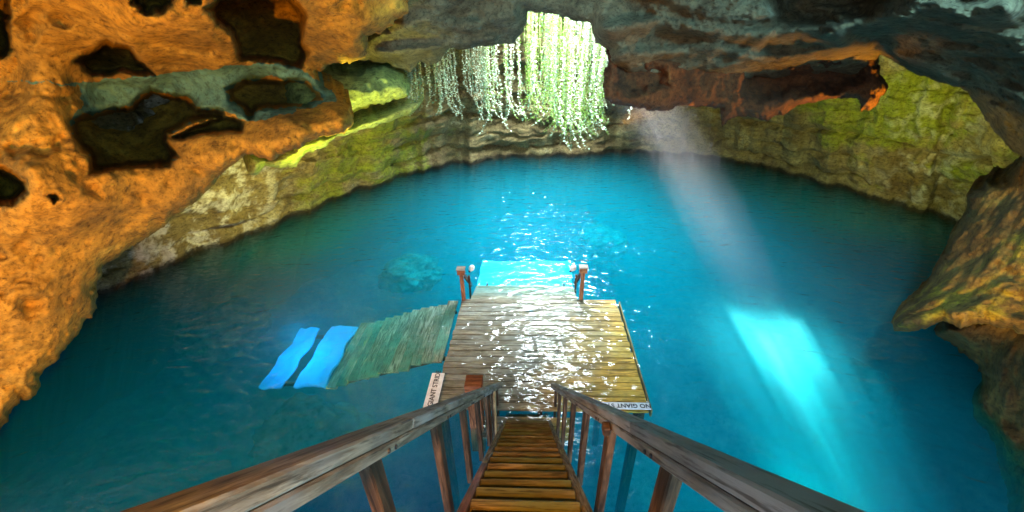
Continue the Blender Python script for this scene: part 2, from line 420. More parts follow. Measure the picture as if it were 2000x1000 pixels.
# ------------------------------------------------------------------ the rocks
wl = [(-420, 900), (-150, 700), (190, 582), (250, 555), (320, 527), (390, 490), (440, 482), (530, 442), (600, 412), (700, 372), (780, 345), (850, 327), (1000, 307), (1180, 300), (1350, 302), (1500, 330), (1650, 372), (1760, 405), (1860, 430), (2000, 520), (2250, 800)]
wlu = np.array([p[0] for p in wl], float); wlv = np.array([p[1] for p in wl], float)
from functools import lru_cache
def back_wall():
    us = np.arange(-300, 2250, 3.2)
    t = np.concatenate([np.linspace(-1.2, 0, 14)[:-1], np.linspace(0, 1, 170)])       # height parameter, 0 = waterline
    base_v = np.interp(us, wlu, wlv) + 7*fbm(np.stack([us/45, us*0, us*0+2.2], -1), 4)
    B = W(us, base_v, 0.0)                                       # foot of the wall on the water
    top_z = 6.6
    # the wall leans in over the water as it rises
    ctr = np.array([1.0, 9.0])
    inn = ctr-B[:, :2]; L = np.linalg.norm(inn, axis=1)[:, None]; inn = inn/L
    T, BX = np.meshgrid(t, us, indexing='xy')
    pts = np.zeros((len(us), len(t), 3))
    lean = np.interp(us, [-300, 200, 500, 800, 1200, 1600, 1900, 2250], [1.2, 1.6, 2.8, 3.0, 2.2, 3.2, 3.3, 2.0])
    for j, tt in enumerate(t):
        if tt < 0:
            z = tt*5.0
            k = -3.2*(-tt)
        else:
            z = top_z*tt; k = lean*(tt**1.25)
        pts[:, j, :2] = B[:, :2]+inn*(np.asarray(k)[..., None] if np.ndim(k) else k)
        pts[:, j, 2] = z
    q = pts*np.array([.5, .5, 1.6])
    n1 = fbm(q*.6+3, 4); n2 = fbm(pts*np.array([1.1, 1.1, 3.2]), 5, gain=.58); n3 = fbm(pts*np.array([.8, .8, 2.6])+9, 4, ridged=True)
    zz = pts[:, :, 2]+.35*fbm(pts[:, :, [0, 1, 1]]*.25+4, 3)
    # bedding: each stratum steps proud of the one below
    st = 0
    for (zc, wd, dp) in [(.55, .09, .55), (1.25, .07, .35), (2.1, .10, .6), (3.1, .08, .5), (4.0, .1, .5)]:
        on = ss(fbm(pts[:, :, [0, 1, 1]]*.22+zc*9, 3), -.25, .25)
        st = st - dp*on*np.exp(-((zz-zc)/wd)**2) + .18*on*ss(zz, zc, zc+.15)
    off = .34*n1+.10*n2+.05*n3+st*.55
    off = off*(ss(pts[:, :, 2], -.1, .25)*.85+.15)
    pts[:, :, :2] += inn[:, None]*off[..., None]
    pts[:, :, 2] += .12*n2
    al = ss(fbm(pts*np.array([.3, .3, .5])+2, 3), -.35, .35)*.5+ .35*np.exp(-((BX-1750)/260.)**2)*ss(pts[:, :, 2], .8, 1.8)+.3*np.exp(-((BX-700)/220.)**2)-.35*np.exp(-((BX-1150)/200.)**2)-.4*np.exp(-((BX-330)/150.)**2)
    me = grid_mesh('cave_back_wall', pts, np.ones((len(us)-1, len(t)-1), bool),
                   {'algae_and_light': al, 'pale': np.clip(ss(fbm(pts*1.6+7, 5, gain=.7), -.15, .45)*np.exp(-((BX-390)/140.)**2)*1.1 + .5*ss(fbm(pts*2.2+1, 4), 0, .5)*np.exp(-((BX-1800)/90.)**2), 0, 1)})
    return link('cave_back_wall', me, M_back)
tag(back_wall(), kind='structure')

# left near wall, ochre in the lamp light
left_poly = [(-420, -420), (1010, -420), (900, -150), (815, -40), (800, 8), (790, 30), (745, 62), (722, 75), (716, 112), (690, 122), (640, 128), (612, 140), (628, 160), (655, 185), (688, 205), (692, 238), (668, 262), (630, 268), (560, 300), (530, 312), (478, 300), (430, 345), (395, 385), (300, 455), (205, 520), (186, 560), (190, 600), (150, 655), (112, 700), (78, 735), (76, 765), (58, 782), (40, 775), (18, 815), (-5, 850), (-60, 960), (-150, 1130), (-420, 1400)]
left_ctrl = [(-420, -420, 3.2), (0, -300, 3.3), (500, -300, 3.6), (900, -300, 4.4), (0, 0, 4.4), (200, 20, 4.7), (350, 60, 5.0), (500, 0, 4.9), (700, 30, 5.6), (780, 10, 6.0),
             (0, 110, 5.1), (250, 110, 5.4), (450, 110, 6.0), (640, 110, 6.4), (0, 152, 5.45), (150, 152, 5.7), (300, 135, 6.1), (500, 122, 6.6), (600, 135, 6.8),
             (100, 180, 5.0), (200, 170, 6.4), (330, 165, 6.9), (500, 145, 7.2), (620, 170, 7.3), (660, 220, 6.5), (560, 240, 6.2), (480, 270, 6.1), (400, 300, 5.9), (620, 250, 6.3),
             (60, 230, 4.9), (60, 400, 4.9), (200, 400, 5.4), (320, 400, 6.1), (250, 450, 6.4), (400, 350, 6.4), (120, 520, 5.6), (180, 560, 6.2), (0, 600, 5.2), (100, 660, 5.8), (0, 780, 5.6), (-300, 600, 4.5), (-300, 100, 4.2), (-200, 1000, 5.3)]
H1 = [(138, 236), (160, 222), (255, 208), (275, 185), (295, 172), (325, 182), (368, 187), (385, 208), (440, 214), (432, 232), (375, 240), (330, 262), (330, 278), (350, 305), (330, 325), (250, 328), (178, 338), (172, 305), (142, 270)]
H2 = [(440, 172), (480, 153), (530, 150), (600, 158), (632, 190), (600, 208), (545, 212), (505, 216), (488, 232), (470, 208), (446, 200)]
H3 = [(332, 268), (372, 248), (440, 226), (480, 236), (474, 258), (420, 260), (345, 272)]
B1 = [(142, 122), (165, 104), (210, 80), (248, 88), (290, 125), (306, 146), (240, 143), (180, 146)]
B2 = [(404, 18), (430, -8), (570, -12), (600, 35), (592, 80), (600, 102), (588, 133), (520, 120), (468, 118), (458, 76)]
B3 = [(-40, -60), (22, -40), (20, 60), (26, 98), (5, 112), (-40, 110)]
B4 = [(-40, 322), (25, 330), (52, 352), (56, 376), (25, 398), (-40, 400)]
B5 = [(250, -60), (345, -60), (345, 5), (320, 25), (285, 30), (258, 8)]
B6 = [(90, 383), (110, 378), (118, 388), (105, 396)]
B7 = [(360, -40), (395, -40), (392, 6), (365, 8)]
L_holes = [(H1, 2.6, 14, 4), (H2, 2.2, 14, 4), (H3, 1.8, 10, 3.5), (B1, 1.8, 12, 4.5), (B2, 2.8, 14, 5), (B3, 1.6, 14, 6), (B4, 1.6, 20, 5), (B5, 1.5, 16, 7), (B6, .5, 7, 3), (B7, 1, 10, 5)]
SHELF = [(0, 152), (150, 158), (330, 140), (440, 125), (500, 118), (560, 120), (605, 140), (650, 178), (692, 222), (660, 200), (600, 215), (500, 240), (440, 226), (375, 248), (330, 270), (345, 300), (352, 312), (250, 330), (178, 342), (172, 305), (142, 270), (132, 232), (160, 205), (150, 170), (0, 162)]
def left_post(u, v):
    # small scallops eaten into the surface
    q = np.stack([u/95., v/75., u*0+1.3], -1)
    return .22*np.clip(fbm(q, 3)-.25, 0, 1)
tag(rock('cave_left_wall', left_poly, left_ctrl, M_orange, 3.0, 6, 34, .8, L_holes, (.15, .034), (.8, 4.2), left_post, {'algae_and_light': lambda u, v: ss(sdist(u, v, SHELF, 6, 3), -4, 10)*2.2-.6-3*np.maximum(ss(sdist(u, v, H1, 7, 1), -3, 12), ss(sdist(u, v, H2, 7, 1), -3, 12))}, (1, 1, 1.2), 1), kind='structure')  # SHELF tint puts cool teal daylight into the rock colour

# yellow-green ledges behind it
gl1 = [(560, 130), (640, 138), (700, 142), (745, 122), (785, 135), (800, 165), (800, 185), (760, 200), (735, 205), (700, 212), (640, 225), (560, 240)]
o = rock('rock_ledge', gl1, [(560, 130, 8.6), (800, 130, 9.6), (560, 240, 8.2), (800, 200, 9.2), (700, 170, 8.6)], M_green, 2.4, 5, 30, .9, (), (.12, .05), (1.2, 4.5), None, {'algae_and_light': lambda u, v: .3+0*u}, (1, 1, 1), 3)
tag(o, 'upper pale yellow-green rock ledge left of the hanging vines', 'rock ledge')
gl2 = [(560, 262), (640, 262), (690, 246), (740, 222), (800, 200), (830, 192), (808, 222), (760, 238), (700, 255), (655, 272), (600, 300), (560, 318)]
o = rock('rock_ledge', gl2, [(560, 262, 8.8), (830, 190, 10.6), (560, 310, 8.6), (700, 250, 9.3)], M_green, 2.4, 4, 16, .6, (), (.10, .04), (1.2, 4.5), None, {'algae_and_light': lambda u, v: .35+0*u}, (1, 1, 1), 4)
tag(o, 'thin olive-green rock ledge just below the pale upper ledge', 'rock ledge')
gl3 = [(484, 318), (480, 298), (520, 308), (545, 300), (600, 272), (660, 262), (640, 285), (600, 298), (575, 325), (545, 332), (520, 325), (498, 346), (486, 340)]
o = rock('rock_ledge', gl3, [(440, 300, 7.6), (660, 262, 8.6), (440, 370, 7.8), (560, 310, 7.9)], M_green, 2.2, 4, 22, .6, (), (.10, .04), (1.2, 4.5), None, {'algae_and_light': lambda u, v: .55+0*u}, (1, 1, 1), 5)
tag(o, 'bright lime-green rock rim under the orange overhang', 'rock ledge')

# near ceiling of the right half, dark with ridges
ceil_poly = [(690, -420), (2500, -420), (2500, 420), (2080, 330), (2000, 306), (1962, 282), (1940, 252), (1905, 205), (1880, 172), (1830, 160), (1790, 142), (1745, 118), (1718, 104), (1700, 150), (1650, 150), (1560, 150), (1400, 155), (1260, 150), (1190, 130), (1192, 96), (1162, 84), (1152, 40), (1118, 38), (1078, 28), (1028, 24), (1024, 62), (1004, 84), (960, 92), (905, 94), (880, 96), (862, 116), (838, 132), (822, 118), (800, 140), (760, 126), (720, 122), (690, 118)]
ceil_ctrl = [(690, -420, 5.0), (1200, -420, 4.5), (1800, -420, 4.0), (2500, -420, 4.0), (720, 20, 7.4), (720, 110, 8.6), (880, 60, 8.2), (880, 0, 7.2), (1000, 70, 8.3), (1020, 0, 7.4), (1100, 20, 7.3), (1150, 70, 7.2), (1200, 110, 7.1),
             (1250, 40, 6.7), (1300, 110, 7.3), (1400, 60, 6.4), (1400, 130, 7.3), (1550, 60, 6.4), (1550, 120, 7.4), (1650, 40, 5.6), (1700, 90, 6.8), (1800, 60, 5.2), (1800, 130, 6.4), (1900, 100, 5.0), (1900, 190, 6.2), (2000, 150, 4.8), (2000, 280, 5.6), (2400, 300, 4.4), (2400, 0, 4.0)]
def ceil_post(u, v):
    r = 0
    for pts, a, w in [([(1180, 60), (1280, 40), (1330, 55), (1480, 70), (1560, 60), (1640, 70)], .45, 17), ([(1200, 110), (1280, 105), (1400, 95), (1500, 118), (1600, 100), (1690, 88)], .35, 12),
                      ([(1620, 60), (1720, 40), (1800, 10), (1880, 30), (1960, 20)], .5, 28), ([(1720, 100), (1800, 120), (1870, 160)], .3, 14), ([(730, 80), (820, 40), (900, 55), (1000, 30)], .3, 14), ([(740, 105), (840, 95), (960, 75)], .3, 10)]:
        best = np.full(u.shape, 1e9)
        for (x0, y0), (x1, y1) in zip(pts[:-1], pts[1:]):
            L = (x1-x0)**2+(y1-y0)**2; t = np.clip(((u-x0)*(x1-x0)+(v-y0)*(y1-y0))/L, 0, 1)
            best = np.minimum(best, np.hypot(u-x0-t*(x1-x0), v-y0-t*(y1-y0)))
        r = r - a*np.exp(-(best/w)**2)
    return r
tag(rock('cave_ceiling', ceil_poly, ceil_ctrl, M_ceil, 3.2, 5, 26, .5, [([(1480, -30), (1700, -60), (1740, 0), (1690, 40), (1600, 60), (1520, 50)], .9, 40, 6)], (.30, .12), (.8, 3.2), ceil_post, {'algae_and_light': lambda u, v: .25*ss(v, 40, 160)+.1}, (1, .7, 1.6), 8, ridged=.6, skirt=.5), kind='structure')

# hanging brown slab under the ceiling with glowing broken edges
slab_poly = [(1184, 100), (1230, 96), (1300, 108), (1350, 98), (1400, 98), (1432, 112), (1500, 120), (1560, 118), (1600, 108), (1608, 90), (1650, 84), (1668, 98), (1705, 104), (1722, 98), (1712, 128), (1722, 158), (1732, 172), (1708, 210), (1682, 216), (1672, 190), (1610, 196), (1560, 208), (1500, 236), (1440, 226), (1412, 246), (1408, 212), (1330, 202), (1295, 216), (1240, 212), (1200, 205), (1180, 192), (1182, 150)]
slab_ctrl = [(1184, 100, 7.2), (1184, 200, 7.2), (1300, 150, 7.4), (1450, 120, 7.6), (1450, 230, 7.9), (1600, 100, 7.3), (1600, 190, 7.6), (1720, 100, 7.3), (1720, 210, 7.3), (1650, 150, 7.4)]
o = rock('hanging_rock_slab', slab_poly, slab_ctrl, M_slab, 2.4, 5, 22, .45, [([(1450, 130), (1590, 125), (1690, 118), (1700, 160), (1640, 182), (1560, 186), (1480, 205), (1440, 180)], .5, 24, 6), ([(1200, 120), (1300, 125), (1310, 170), (1230, 190), (1198, 170)], .4, 20, 5)], (.14, .06), (1.2, 4.0), None, {'algae_and_light': lambda u, v: -.3+0*u}, (1, 1, 1), 11, ridged=.6, skirt=.25)
tag(o, 'dark brown rock slab hanging from the ceiling right of the vines, edges glowing orange', 'rock slab')

# right-hand spur
spur_poly = [(2500, 300), (2080, 290), (2000, 306), (1962, 348), (1925, 352), (1893, 380), (1885, 420), (1862, 455), (1838, 500), (1815, 545), (1790, 580), (1752, 612), (1738, 630), (1745, 645), (1806, 646), (1842, 628), (1880, 640), (1920, 628), (2000, 655), (2500, 800)]
spur_ctrl = [(2500, 300, 4.0), (2000, 310, 6.2), (1900, 380, 7.2), (1940, 360, 6.9), (1860, 480, 7.0), (1960, 480, 6.0), (1820, 580, 6.6), (1760, 630, 6.3), (1850, 610, 5.9), (1950, 600, 5.4), (2000, 640, 5.2), (2500, 780, 3.8), (2400, 500, 4.0)]
o = rock('rock_spur', spur_poly, spur_ctrl, M_spur, 2.6, 5, 30, .9, (), (.20, .08), (1.1, 3.6), None, {'algae_and_light': lambda u, v: .45*ss((u-1740)*.55+(v-560)*.9, -90, 60)-.15*ss(420-v, 0, 60)+.1}, (1, 1, 1), 14, ridged=.5)
tag(o, 'pointed yellow-brown rock spur jutting over the water at right', 'rock outcrop')
low_poly = [(2500, 560), (2050, 590), (1960, 600), (1880, 615), (1820, 640), (1826, 655), (1880, 690), (1912, 712), (1916, 745), (1896, 785), (1908, 815), (1940, 860), (1948, 905), (1966, 950), (1972, 1010), (2010, 1150), (2100, 1400), (2500, 1400)]
low_ctrl = [(2500, 560, 4.6), (2000, 600, 6.4), (1850, 640, 7.0), (1900, 700, 6.9), (2000, 700, 6.0), (1900, 780, 6.9), (1960, 800, 6.3), (1950, 900, 6.6), (2000, 950, 6.1), (2000, 1150, 6.2), (2500, 1300, 4.4), (2400, 900, 4.2)]
o = rock('rock_buttress', low_poly, low_ctrl, M_spur, 3.0, 6, 34, 1.0, (), (.22, .09), (1.0, 3.2), None, {'algae_and_light': lambda u, v: -.4+0*u}, (1.2, 1.2, .8), 17, ridged=.5)
tag(o, 'dark maroon rock buttress below the pointed spur at the right edge', 'rock outcrop')

# ------------------------------------------------------------------ pool bed and water
def pool_bed():
    n = 180
    a = np.linspace(0, 2*np.pi, 241); r = np.linspace(0, 1, 110)
    us = np.linspace(-420, 2250, 400); B = W(us, np.interp(us, wlu, wlv), 0.0)
    ang = np.arctan2(B[:, 1]-9, B[:, 0]-1); rad = np.hypot(B[:, 1]-9, B[:, 0]-1)
    an2 = np.concatenate([ang, [-2.2, -1.57, -1.0]]); rd2 = np.concatenate([rad, [11, 11, 10]])
    o = np.argsort(an2); an2 = an2[o]; rd2 = rd2[o]
    rr = np.interp(((a+np.pi) % (2*np.pi))-np.pi, an2, rd2, period=2*np.pi)+5.0
    A, Rr = np.meshgrid(a, r, indexing='ij')
    X = 1+np.cos(A)*Rr*rr[:, None]; Y = 9+np.sin(A)*Rr*rr[:, None]
    Z = -5.4+1.2*ss(Rr, .45, 1.0)
    p = np.stack([X, Y, Z], -1)
    Z = Z+.9*fbm(p*np.array([.28, .28, 0])+3.3, 5)+.15*fbm(p*np.array([1.5, 1.5, 0]), 3)
    Z = np.minimum(Z, -2.5)
    p[..., 2] = Z
    return link('pool_bed', grid_mesh('pool_bed', p, np.ones((240, 109), bool)), M_bed)
tag(pool_bed(), kind='structure')

def water():
    import bmesh
    m, t, n, l = nt('pool_water')
    tc = N(n, 'ShaderNodeTexCoord')
    mp = N(n, 'ShaderNodeMapping'); mp.inputs['Scale'].default_value = (1, 1.9, 1); l.new(tc.outputs['Object'], mp.inputs[0])
    a = N(n, 'ShaderNodeTexNoise', Scale=2.8, Detail=0.6, Roughness=.5, Distortion=.8); l.new(mp.outputs[0], a.inputs[0])
    b = N(n, 'ShaderNodeTexNoise', Scale=8.0, Detail=0.0, Roughness=.5, Distortion=1.0); l.new(mp.outputs[0], b.inputs[0])
    s = N(n, 'ShaderNodeMath', _operation='MULTIPLY_ADD'); l.new(b.outputs[0], s.inputs[0]); s.inputs[1].default_value = .12; l.new(a.outputs[0], s.inputs[2])
    bu = N(n, 'ShaderNodeBump', Strength=1.0, Distance=.06); l.new(s.outputs[0], bu.inputs['Height'])
    fr = N(n, 'ShaderNodeFresnel', IOR=1.33); l.new(bu.outputs[0], fr.inputs['Normal'])
    ge = N(n, 'ShaderNodeNewGeometry'); io = N(n, 'ShaderNodeMapRange'); l.new(ge.outputs['Backfacing'], io.inputs[0])
    io.inputs['To Min'].default_value = 1.42; io.inputs['To Max'].default_value = 1/1.42; l.new(io.outputs[0], fr.inputs[0])
    tr = N(n, 'ShaderNodeBsdfTransparent'); tr.inputs[0].default_value = (.94, .98, 1, 1)
    gl = N(n, 'ShaderNodeBsdfGlossy', Roughness=.012); l.new(bu.outputs[0], gl.inputs['Normal']); gl.inputs[0].default_value = (1, 1, 1, 1)
    mx = N(n, 'ShaderNodeMixShader'); l.new(fr.outputs[0], mx.inputs[0]); l.new(tr.outputs[0], mx.inputs[1]); l.new(gl.outputs[0], mx.inputs[2])
    va = N(n, 'ShaderNodeVolumeAbsorption', Density=.85); va.inputs[0].default_value = (.02, .86, .90, 1)
    vc = N(n, 'ShaderNodeVolumeScatter', Density=.065, Anisotropy=-.25); vc.inputs[0].default_value = (.01, .86, 1.0, 1)
    ad = N(n, 'ShaderNodeAddShader'); l.new(va.outputs[0], ad.inputs[0]); l.new(vc.outputs[0], ad.inputs[1])
    o = N(n, 'ShaderNodeOutputMaterial'); l.new(mx.outputs[0], o.inputs[0]); l.new(ad.outputs[0], o.inputs[1])
    bm = bmesh.new()
    X, Y = (-22, 22), (-8, 30)
    nx, ny = 220, 190
    vs2 = [[bm.verts.new((X[0]+(X[1]-X[0])*i/nx, Y[0]+(Y[1]-Y[0])*j/ny, 0)) for j in range(ny+1)] for i in range(nx+1)]
    for i in range(nx):
        for j in range(ny): bm.faces.new((vs2[i][j], vs2[i+1][j], vs2[i+1][j+1], vs2[i][j+1]))
    co = np.array([v.co for v in bm.verts])
    zz = .018*fbm(co*np.array([.9, 1.3, 0])+2, 3)
    for v, z in zip(bm.verts, zz): v.co.z = z
    zb = -8.0
    rim = [vs2[i][0] for i in range(nx+1)]+[vs2[nx][j] for j in range(1, ny+1)]+[vs2[i][ny] for i in range(nx-1, -1, -1)]+[vs2[0][j] for j in range(ny-1, 0, -1)]
    low = [bm.verts.new((v.co.x, v.co.y, zb)) for v in rim]
    k = len(rim)
    for i in range(k): bm.faces.new((rim[i], low[i], low[(i+1) % k], rim[(i+1) % k]))
    bm.faces.new(low[::-1])
    bmesh.ops.recalc_face_normals(bm, faces=bm.faces)
    me = bpy.data.meshes.new('water'); bm.to_mesh(me); bm.free()
    return link('water', me, m)
tag(water(), kind='structure')

def beam_volume(name, mat_name, zs, R, dens, color, aniso, fade, streak):
    """scattering volume added along the sunbeam to make it show; density thins out towards its edge"""
    import bmesh
    kx, ky = SUN.x/(-SUN.z), SUN.y/(-SUN.z)
    m, t, n, l = nt(mat_name)
    tc = N(n, 'ShaderNodeTexCoord'); sp = N(n, 'ShaderNodeSeparateXYZ'); l.new(tc.outputs['Object'], sp.inputs[0])
    def ma(op, a_, b_=None, c_=None):
        q = N(n, 'ShaderNodeMath', _operation=op)
        for i, x in enumerate((a_, b_, c_)):
            if x is None: continue
            if isinstance(x, (int, float)): q.inputs[i].default_value = x
            else: l.new(x, q.inputs[i])
        return q.outputs[0]
    dx = ma('SUBTRACT', ma('MULTIPLY_ADD', sp.outputs[2], kx, sp.outputs[0]), 5.0)
    dy = ma('SUBTRACT', ma('MULTIPLY_ADD', sp.outputs[2], ky, sp.outputs[1]), 7.22)
    rr = ma('DIVIDE', ma('SQRT', ma('ADD', ma('MULTIPLY', dx, dx), ma('MULTIPLY', dy, dy))), R)
    fall = N(n, 'ShaderNodeMapRange', _interpolation_type='SMOOTHSTEP'); l.new(rr, fall.inputs[0])
    fall.inputs[1].default_value = 1.0; fall.inputs[2].default_value = .25; fall.inputs[3].default_value = 0; fall.inputs[4].default_value = 1
    fz = N(n, 'ShaderNodeMapRange', _interpolation_type='SMOOTHSTEP'); l.new(sp.outputs[2], fz.inputs[0])
    fz.inputs[1].default_value = fade[0]; fz.inputs[2].default_value = fade[1]; fz.inputs[3].default_value = fade[2]; fz.inputs[4].default_value = fade[3]
    cb = N(n, 'ShaderNodeCombineXYZ'); l.new(dx, cb.inputs[0]); l.new(dy, cb.inputs[1]); l.new(ma('MULTIPLY', sp.outputs[2], .22), cb.inputs[2])
    no = N(n, 'ShaderNodeTexNoise', Scale=2.6, Detail=3.0, Roughness=.6); l.new(cb.outputs[0], no.inputs[0])
    sr = N(n, 'ShaderNodeMapRange'); l.new(no.outputs[0], sr.inputs[0]); sr.inputs[1].default_value = .35; sr.inputs[2].default_value = .65; sr.inputs[3].default_value = 1-streak; sr.inputs[4].default_value = 1+streak
    d = ma('MULTIPLY', ma('MULTIPLY', fall.outputs[0], fz.outputs[0]), ma('MULTIPLY', sr.outputs[0], dens))
    v = N(n, 'ShaderNodeVolumeScatter', Anisotropy=aniso); v.inputs[0].default_value = (*color, 1); l.new(d, v.inputs['Density'])
    o = N(n, 'ShaderNodeOutputMaterial'); l.new(v.outputs[0], o.inputs[1])
    bm = bmesh.new(); rings = []
    for z in zs:
        rings.append([bm.verts.new((5.0-kx*z+R*math.cos(a*math.pi/16), 7.22-ky*z+R*math.sin(a*math.pi/16), z)) for a in range(32)])
    for A, B in zip(rings[:-1], rings[1:]):
        for i in range(32): bm.faces.new((A[i], A[(i+1) % 32], B[(i+1) % 32], B[i]))
    bm.faces.new(rings[0][::-1]); bm.faces.new(rings[-1])
    bmesh.ops.recalc_face_normals(bm, faces=bm.faces)
    me = bpy.data.meshes.new(name); bm.to_mesh(me); bm.free()
    return link(name, me, m, smooth=False)
tag(beam_volume('water_beam_scatter', 'water_scatter', (-.06, -1, -2, -3, -4, -5.0), 2.1, .85, (.22, .97, 1), -.35, (-.05, -1.0, .15, 1.0), .85), kind='stuff')  # added in the water so the sunbeam shows below the surface


# ------------------------------------------------------------------ timber
def box_me(name, sx, sy, sz, bev=.006, wob=.0, cuts=0):
    import bmesh
    bm = bmesh.new(); bmesh.ops.create_cube(bm, size=1)
    for v in bm.verts: v.co = (v.co.x*sx, v.co.y*sy, v.co.z*sz)
    if bev: bmesh.ops.bevel(bm, geom=bm.edges[:], offset=bev, segments=1, affect='EDGES')
    if wob:
        for v in bm.verts: v.co += Vector((random.uniform(-wob, wob), random.uniform(-wob, wob), random.uniform(-wob, wob)))
    me = bpy.data.meshes.new(name); bm.to_mesh(me); bm.free(); return me
def beam(name, p0, p1, w, h, mat, parent=None, up=(0, 0, 1), bev=.006, wob=0):
    p0 = Vector(p0); p1 = Vector(p1); d = (p1-p0); L = d.length
    me = box_me(name, L, w, h, bev, wob)
    o = link(name, me, mat, parent, smooth=False)
    x = d.normalized(); y = Vector(up).cross(x).normalized(); z = x.cross(y)
    o.matrix_local = Matrix(((x[0], y[0], z[0], (p0[0]+p1[0])/2), (x[1], y[1], z[1], (p0[1]+p1[1])/2), (x[2], y[2], z[2], (p0[2]+p1[2])/2), (0, 0, 0, 1)))
    return o
M_grey = wood_mat('weathered_grey_wood', (.42, .40, .36), (.22, .19, .15), 0, .8, 26)
M_plank = wood_mat('platform_wood', (.44, .37, .26), (.20, .16, .10), 0, .7, 24, patch=(.28, .26, .21))
def gold_end():
    # colour turns golden towards the right-hand ends and the near boards
    t = M_plank.node_tree; n, l = t.nodes, t.links
    bs = [x for x in n if x.type == 'BSDF_PRINCIPLED'][0]
    src = bs.inputs['Base Color'].links[0].from_socket
    g = N(n, 'ShaderNodeNewGeometry'); sx = N(n, 'ShaderNodeSeparateXYZ'); l.new(g.outputs['Position'], sx.inputs[0])
    no = N(n, 'ShaderNodeTexNoise', Scale=2.3, Detail=6.0, Roughness=.7); l.new(g.outputs['Position'], no.inputs[0])
    m1 = N(n, 'ShaderNodeMath', _operation='MULTIPLY_ADD'); l.new(no.outputs[0], m1.inputs[0]); m1.inputs[1].default_value = 2.4; l.new(sx.outputs[0], m1.inputs[2])
    m2 = N(n, 'ShaderNodeMath', _operation='MULTIPLY_ADD'); l.new(sx.outputs[1], m2.inputs[0]); m2.inputs[1].default_value = -.45; l.new(m1.outputs[0], m2.inputs[2])
    mr = N(n, 'ShaderNodeMapRange'); mr.inputs[1].default_value = -1.3; mr.inputs[2].default_value = .5; l.new(m2.outputs[0], mr.inputs[0])
    mx = N(n, 'ShaderNodeMix', _data_type='RGBA', _blend_type='MULTIPLY'); l.new(mr.outputs[0], mx.inputs[0]); l.new(src, mx.inputs[6]); mx.inputs[7].default_value = (2.7, 1.75, .35, 1)
    l.new(mx.outputs[2], bs.inputs['Base Color'])
gold_end()
M_gold = wood_mat('golden_platform_wood', (.50, .38, .15), (.26, .17, .06), 0, .7, 24)
M_tread = wood_mat('tread_wood', (.36, .28, .15), (.14, .10, .05), 0, .7, 24, patch=(.13, .14, .05))
M_rail = wood_mat('rail_wood', (.40, .36, .29), (.18, .14, .10), 0, .65, 30, patch=(.27, .28, .29))
M_dark = wood_mat('dark_post_wood', (.16, .09, .05), (.06, .035, .02), 0, .7, 24)
M_red = wood_mat('red_brown_wood', (.42, .17, .07), (.22, .08, .035), 0, .6, 18)
M_white = plain('white_paint', (.82, .84, .84), .4)
M_black = plain('black_lettering', (.02, .02, .025), .5)
M_water_blue = plain('water_blue_panel', (.03, .48, .95), .5, noise=.04)  # blue of sunlit water put into the colour of white panels

ds = Vector((0, math.cos(R_(45.4)), -math.sin(R_(45.4))))        # down the stair
dn = Vector((0, -math.sin(R_(45.4)), -math.cos(R_(45.4))))       # away below the camera line
def S(a, b, t): return Vector(CAM)+Vector((a, 0, 0))+dn*b+ds*t
stair = empty('wooden_staircase', (0, 4.4, 0)); 
tag(stair, 'steep weathered wooden staircase with beam handrails going down into the pool', 'staircase')
def onto(o, root):
    o.parent = root; o.matrix_parent_inverse = root.matrix_world.inverted() if False else Matrix.Translation(-Vector(root.location)); return o
def sbeam(name, p0, p1, w, h, mat, up=(0, 0, 1), **k): return onto(beam(name, p0, p1, w, h, mat, None, up, **k), stair)
for sx, cx in ((-1, -.03), (1, -.03)):
    a = sx*.455+cx
    # double beam rail: two stacked timbers with an open joint, in butted lengths
    for lay, (bb, hh) in enumerate(((.20, .042), (.243, .038))):
        t = -.9
        for L in ((2.6, 3.3, 2.35) if lay == 0 else (1.5, 2.9, 3.85)):
            sbeam('handrail', S(a, bb, t), S(a, bb, min(t+L, 7.33)-.006), .086, hh, M_rail, up=-dn)
            t += L
    # stringer
    s = sx*.36+cx*.5
    sbeam('stringer', S(s, .86, .2), S(s, .86, 3.9), .055, .20, M_red if sx < 0 else M_grey, up=-dn)
    sbeam('stringer', S(s, .86, 3.905), S(s, .86, 8.4), .055, .20, M_grey, up=-dn)
    for k, t in enumerate([.45, 1.45, 2.45, 3.45, 4.4, 5.35, 6.3, 7.15]):
        w = sx*.49+cx
        top = S(w, .27, t); L = .86 if t < 6 else 1.1
        sbeam('baluster', top, top-Vector((0, 0, L+.1)), .045, .085, M_dark, up=(0, 1, 0))
        for dt in (-.035, .035):
            q = S(a-sx*.046, .247, t+dt); sbeam('bolt', q-Vector((sx*.004, 0, 0)), q+Vector((sx*.010, 0, 0)), .014, .014, M_black, bev=.003)
# pale board and bolts on the left rail
p = S(-.44, .28, 5.65); sbeam('brace_board', p, p-Vector((0, 0, .95)), .03, .10, wood_mat('pale_board', (.62, .55, .36), (.45, .38, .22), 0, .6, 14), up=(0, 1, 0))
p = S(-.50, .28, 5.45); sbeam('brace_board', p, p-Vector((0, 0, 1.0)), .04, .06, M_dark, up=(0, 1, 0))
for t in (.9,):
    p = S(.425-.03-.02, .247, 2.05)
    sbeam('bolt_block', p-Vector((.0, 0, 0)), p-Vector((.035, 0, 0)), .05, .05, M_dark)
tm = box_me('tread', .80, .20, .038, .006)
n_t = 30
for k in range(n_t):
    t = .35+k*.265
    c = S(-.015, .83, t)
    if c.z < -1.6: break
    o = link('tread', box_me('tread', .655, .205+random.uniform(-.01, .01), .038, .008, .003), M_tread, smooth=False); o.location = c+Vector((0, 0, random.uniform(-.004, .004)))
    o.rotation_euler = (random.uniform(-.015, .015), random.uniform(-.008, .008), random.uniform(-.008, .008)); onto(o, stair)
    o = link('riser', box_me('riser', .655, .02, .165, .003), M_tread, smooth=False); o.location = c+Vector((0, .088, -.103)); onto(o, stair)

